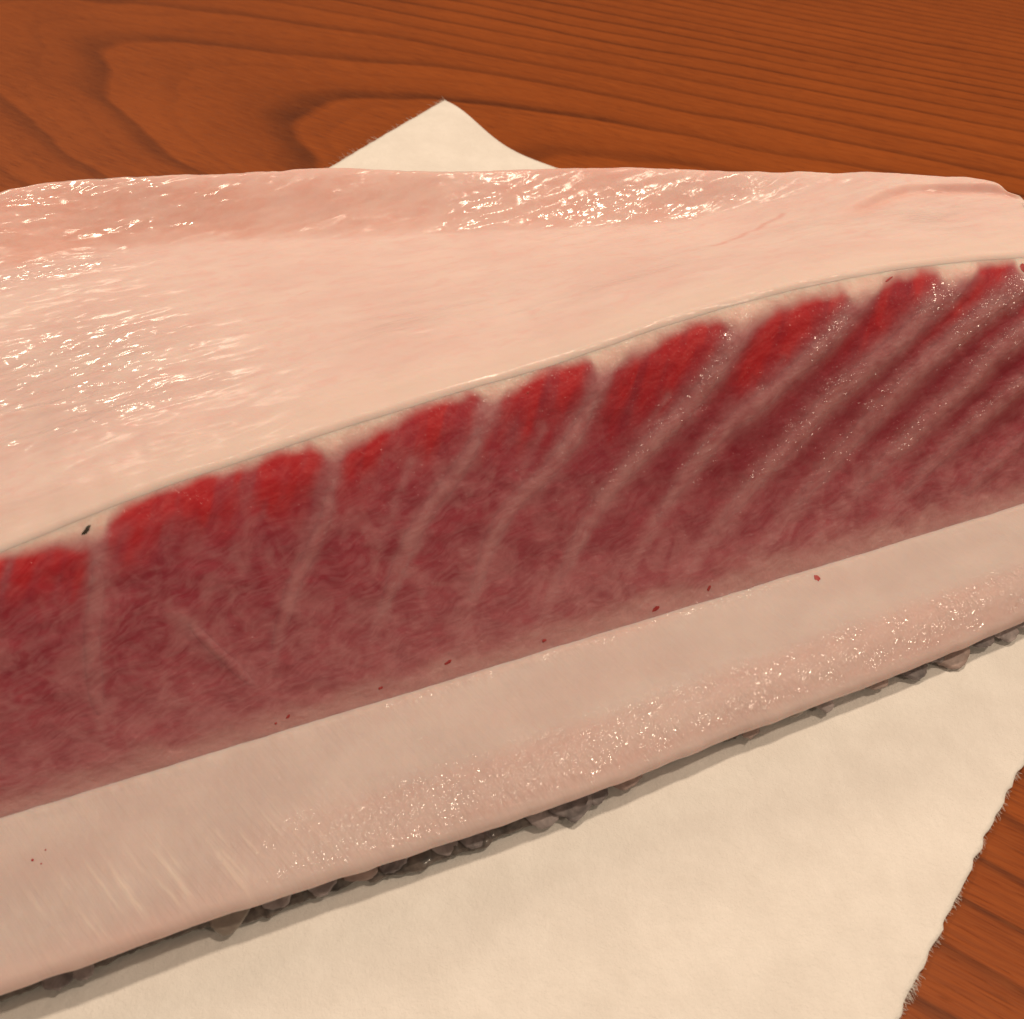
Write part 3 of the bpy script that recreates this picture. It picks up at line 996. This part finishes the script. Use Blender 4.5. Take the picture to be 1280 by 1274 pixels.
# the joint line: small ragged bead of cut fat
LZ = LZ + 0.28 * np.exp(-((LQ - 0.035) / 0.03) ** 2)[None] * (0.5 + fbm(S * 0.35, S * 0, 3, 76))
LT = LT - (0.3 * fbm(S * 0.2, LZ * 0.2, 2, 78)) * sm(0.85, 1.0, LQ)[None]
inT = LT[:, :1] + (LT[:, -1:] + 2 - LT[:, :1]) * np.linspace(0, 1, LT.shape[1])[None]
inZ = np.broadcast_to(np.interp(a_l, [-30, 30], [5.6, 4.3])[:, None], LT.shape)
strk = sm(22, -8, S) * sm(-60, -35, S) * sm(0.30, 0.62, LQ)[None] * sm(1.02, 0.9, LQ)[None]
bulge = sm(0.5, 0.68, LQ)[None] * sm(0.99, 0.9, LQ)[None] * sm(-30, 40, S)
bulge = np.maximum(bulge, 0.5 * np.exp(-((LQ - 0.035) / 0.035) ** 2)[None] * sm(10, 40, S) * sm(130, 90, S))
pk = np.clip(bulge * 0.55 + 0.35 * sm(0.8, 1.0, LQ)[None] + 0.3 * fbm(S * .04, LT * .1, 2, 80), 0, 1)
mk = np.stack([strk, bulge, pk, 0 * S], -1)
co = np.stack([S, 130.2 - LQ[None] * 31 + 0 * S, 0 * S], -1)
fat = link("fat_layer", slab("fat_layer", to_world(S, LT, LZ)[::-1], to_world(S, inT, inZ)[::-1], co[::-1], mk[::-1]), M_FAT, tuna)

# ---------- skin under the fat
def make_skin():
    s = np.linspace(-104, 176, 560)
    to = curve(OUT, s)
    ext = (0.3 + 2.3 * sm(-28, -8, s) * sm(62, 40, s) + 0.9 * sm(70, 90, s)) * (0.9 + 0.9 * fbm(s * 0.16, s * 0, 3, 90)) + 0.5 * fbm(s * 0.9, s * 0, 2, 91)
    to = to + 2.2 - ext
    n = 9
    f = np.linspace(0, 1, n)
    t = 118 + (to[:, None] - 118) * f[None]
    z = 4.9 + (2.6 - 4.9) * f[None] ** 2 + 0.22 * fbm(s[:, None] * 0.12 + 0 * t, t * 0.3, 2, 93) * f[None]
    zl = np.where(s < -20, 1.0, 0.0)[:, None]
    z = z + zl * 0.8
    Sg = np.broadcast_to(s[:, None], t.shape)
    o = to_world(Sg, t, z)
    i = to_world(Sg, t, z - 0.5)
    c = np.stack([Sg, t, 0 * t], -1)
    return slab("skin", o[::-1], i[::-1], c[::-1], np.zeros(t.shape + (4,)))


skin = link("skin", make_skin(), M_SKIN, tuna)


def make_scale(s, wide, ext, mat, seed, tilt):
    """one thin flake wedged under the edge; ext is how far it sticks out"""
    R = random.Random(seed)
    to = float(curve(OUT, s))
    L = ext + R.uniform(2.5, 3.6)
    hw = wide / 2
    k = R.uniform(0.15, 0.45)
    ring = [(-hw * R.uniform(.8, 1), 0.0), (-hw, L * R.uniform(.45, .62)), (-hw * R.uniform(.45, .8), L * R.uniform(.8, .95)),
            (-hw * R.uniform(0, .35), L), (hw * R.uniform(.1, .5), L * R.uniform(.82, 1)), (hw * R.uniform(.7, .95), L * R.uniform(.62, .85)),
            (hw, L * R.uniform(.3, .5)), (hw * R.uniform(.8, 1), 0.0)]
    if R.random() < 0.5:
        ring = [(-x, y) for x, y in ring][::-1]
    pts = []
    n0 = len(ring)
    for i in range(n0):                        # rounded, slightly ragged outline
        a, b = np.array(ring[i]), np.array(ring[(i + 1) % n0])
        for f in (0.15, 0.5, 0.85):
            p = a + (b - a) * f
            pts.append((p[0] + R.uniform(-.12, .12), p[1] + R.uniform(-.12, .12)))
    n = len(pts)
    c0 = to + (L - ext) + 0.6
    bend = R.uniform(-0.02, 0.03)
    skew = R.uniform(-0.10, 0.10)
    curl = R.uniform(-0.008, 0.012)
    z0 = R.uniform(3.7, 4.3)
    rot = R.uniform(-0.35, 0.35)

    def place(x, y, off):
        X = x * math.cos(rot) - y * math.sin(rot)
        Y = x * math.sin(rot) + y * math.cos(rot)
        z = z0 - Y * tilt + bend * X * X + skew * X + curl * (Y - 3) ** 2
        return to_world(np.array(s + X), np.array(c0 - Y), np.array(max(z, 1.2) + off))
    cx, cy = 0.0, L * 0.55
    V, Q, T = [], [], []
    for f, h in ((1.0, 0.0), (0.72, 0.03), (0.36, 0.05)):
        for x, y in pts:
            V.append(place(cx + (x - cx) * f, cy + (y - cy) * f, h + R.uniform(-0.012, 0.012)))
    V.append(place(cx, cy, 0.05))
    for x, y in pts:
        V.append(place(x, y, -0.09))
    V.append(place(cx, cy, -0.08))
    top = 3 * n
    for k in range(2):
        for i in range(n):
            j = (i + 1) % n
            Q.append((k * n + i, (k + 1) * n + i, (k + 1) * n + j, k * n + j))
    for i in range(n):
        j = (i + 1) % n
        T.append((2 * n + i, top, 2 * n + j))
        Q.append((i, j, top + 1 + j, top + 1 + i))
        T.append((top + 1 + i, top + 1 + j, top + 1 + n))
    me = mesh_from("scale", np.array(V), np.array(Q), True, np.array(T))
    return link("scale", me, mat, skin)


PINK, GREY, DARK, PALE = M_SCALE_PINK, M_SCALE, M_SCALE_DARK, M_SCALE_PALE
SCALES = [(-47, 6, .8, DARK, .24), (-43, 5, .5, GREY, .24), (-17, 8.5, 2.0, PALE, .24), (-8, 6, .8, GREY, .24), (0.8, 6, 1.2, GREY, .24), (8, 7, 1.0, PINK, .24), (14.5, 6, 1.3, DARK, .24),
          (24.6, 6, 1.3, GREY, .24), (31, 6.5, 1.9, DARK, .24), (45, 8, 2.6, GREY, .24), (51.5, 9.5, 3.9, DARK, .24), (57.8, 5, 2.4, DARK, .24), (64, 8, 1.3, PINK, .24), (93.5, 5, 1.7, PINK, .24),
          (104, 6, 0.8, PALE, .24), (111.5, 5, 2.2, GREY, .24), (121, 6, .5, PINK, .24), (126, 7, 1.9, PINK, .24), (135.5, 8, 2.6, DARK, .24), (142, 6, 1.2, DARK, .24), (146, 10, 3.6, PINK, .24), (154.5, 8, 2.2, DARK, .24),
          (159, 5, 1.2, GREY, .24), (162, 6, 3.0, GREY, .24), (167, 6, 2.2, GREY, .24)]
for i, (s, wide, ext, mat, tilt) in enumerate(SCALES):
    make_scale(s, wide, ext, mat, 200 + i, tilt)

# ---------- small marks on the flesh
def mark(name, s, w, rs, rl, mat, parent, rot=0.0, seed=0, on="flank"):
    R = random.Random(seed)
    n = 10
    V, Q, T = [], [], []
    for tier, (f, h) in enumerate(((1.0, -0.06), (0.75, 0.03), (0.35, 0.06))):
        for i in range(n):
            a = 2 * math.pi * i / n
            k = 1 + R.uniform(-0.25, 0.25)
            x, y = math.cos(a) * rs * f * k, math.sin(a) * rl * f * k
            X, Y = x * math.cos(rot) - y * math.sin(rot), x * math.sin(rot) + y * math.cos(rot)
            if on == "flank":
                t, z, _ = flank_surface(np.array([[s + X]]), np.array([[w + Y / FH]]), h)
                V.append(to_world(np.array(s + X), t[0, 0], z[0, 0]))
            else:
                ss = s + X
                j = int(np.argmin(abs(a_l - ss)))
                tt = w + Y
                jj = np.argmin(abs(LT[j, 5:100] - tt)) + 5
                V.append(to_world(np.array(ss), np.array(tt), LZ[j, jj] + h))
    for k in range(2):
        for i in range(n):
            j = (i + 1) % n
            Q.append((k * n + i, k * n + j, (k + 1) * n + j, (k + 1) * n + i))
    V.append(np.mean(V[2 * n:3 * n], axis=0))
    for i in range(n):
        T.append((2 * n + i, 2 * n + (i + 1) % n, 3 * n))
    me = mesh_from(name, np.array(V), np.array(Q), True, np.array(T))
    return link(name, me, mat, parent)


mark("dark_fleck", -22.5, 0.945, 1.3, 0.45, M_FLECK, flesh, 0.5, 1)
mark("blood_spot", 179.2, 0.945, 1.0, 1.2, M_BLOOD, flesh, 0.3, 2)
mark("blood_spot", 144.5, 0.955, 1.5, 0.2, M_BLOOD, flesh, 0.3, 3)
mark("blood_spot", 61.5, 0.925, 0.35, 0.3, M_BLOOD, flesh, 0, 4)
mark("blood_spot", 83.8, 0.040, 1.1, 0.6, M_BLOOD, flesh, 0.5, 5)
mark("blood_spot", 2.6, 0.060, 0.7, 0.35, M_BLOOD, flesh, 0.6, 6)
mark("blood_spot", 0.0, 0.050, 0.4, 0.3, M_BLOOD, flesh, 0.6, 7)
mark("blood_spot", 21.7, 0.060, 0.7, 0.4, M_BLOOD, flesh, 0.2, 8)
mark("blood_spot", 97.0, 0.055, 0.5, 0.9, M_BLOOD, flesh, -0.6, 9)
mark("blood_spot", 36.4, 0.080, 1.0, 0.45, M_BLOOD, flesh, 0.3, 10)
mark("blood_spot", 57.6, 0.050, 0.7, 0.4, M_BLOOD, flesh, 0.2, 11)
mark("blood_spot", 122.8, 127.6, 0.8, 1.0, M_BLOOD, fat, 0.3, 12, "lip")
mark("blood_spot", -47.8, 120.2, 0.32, 0.35, M_BLOOD, fat, 0, 13, "lip")
mark("blood_spot", -46.4, 119.0, 0.2, 0.2, M_BLOOD, fat, 0, 14, "lip")
mark("blood_spot", -45.4, 121.4, 0.2, 0.2, M_BLOOD, fat, 0, 15, "lip")
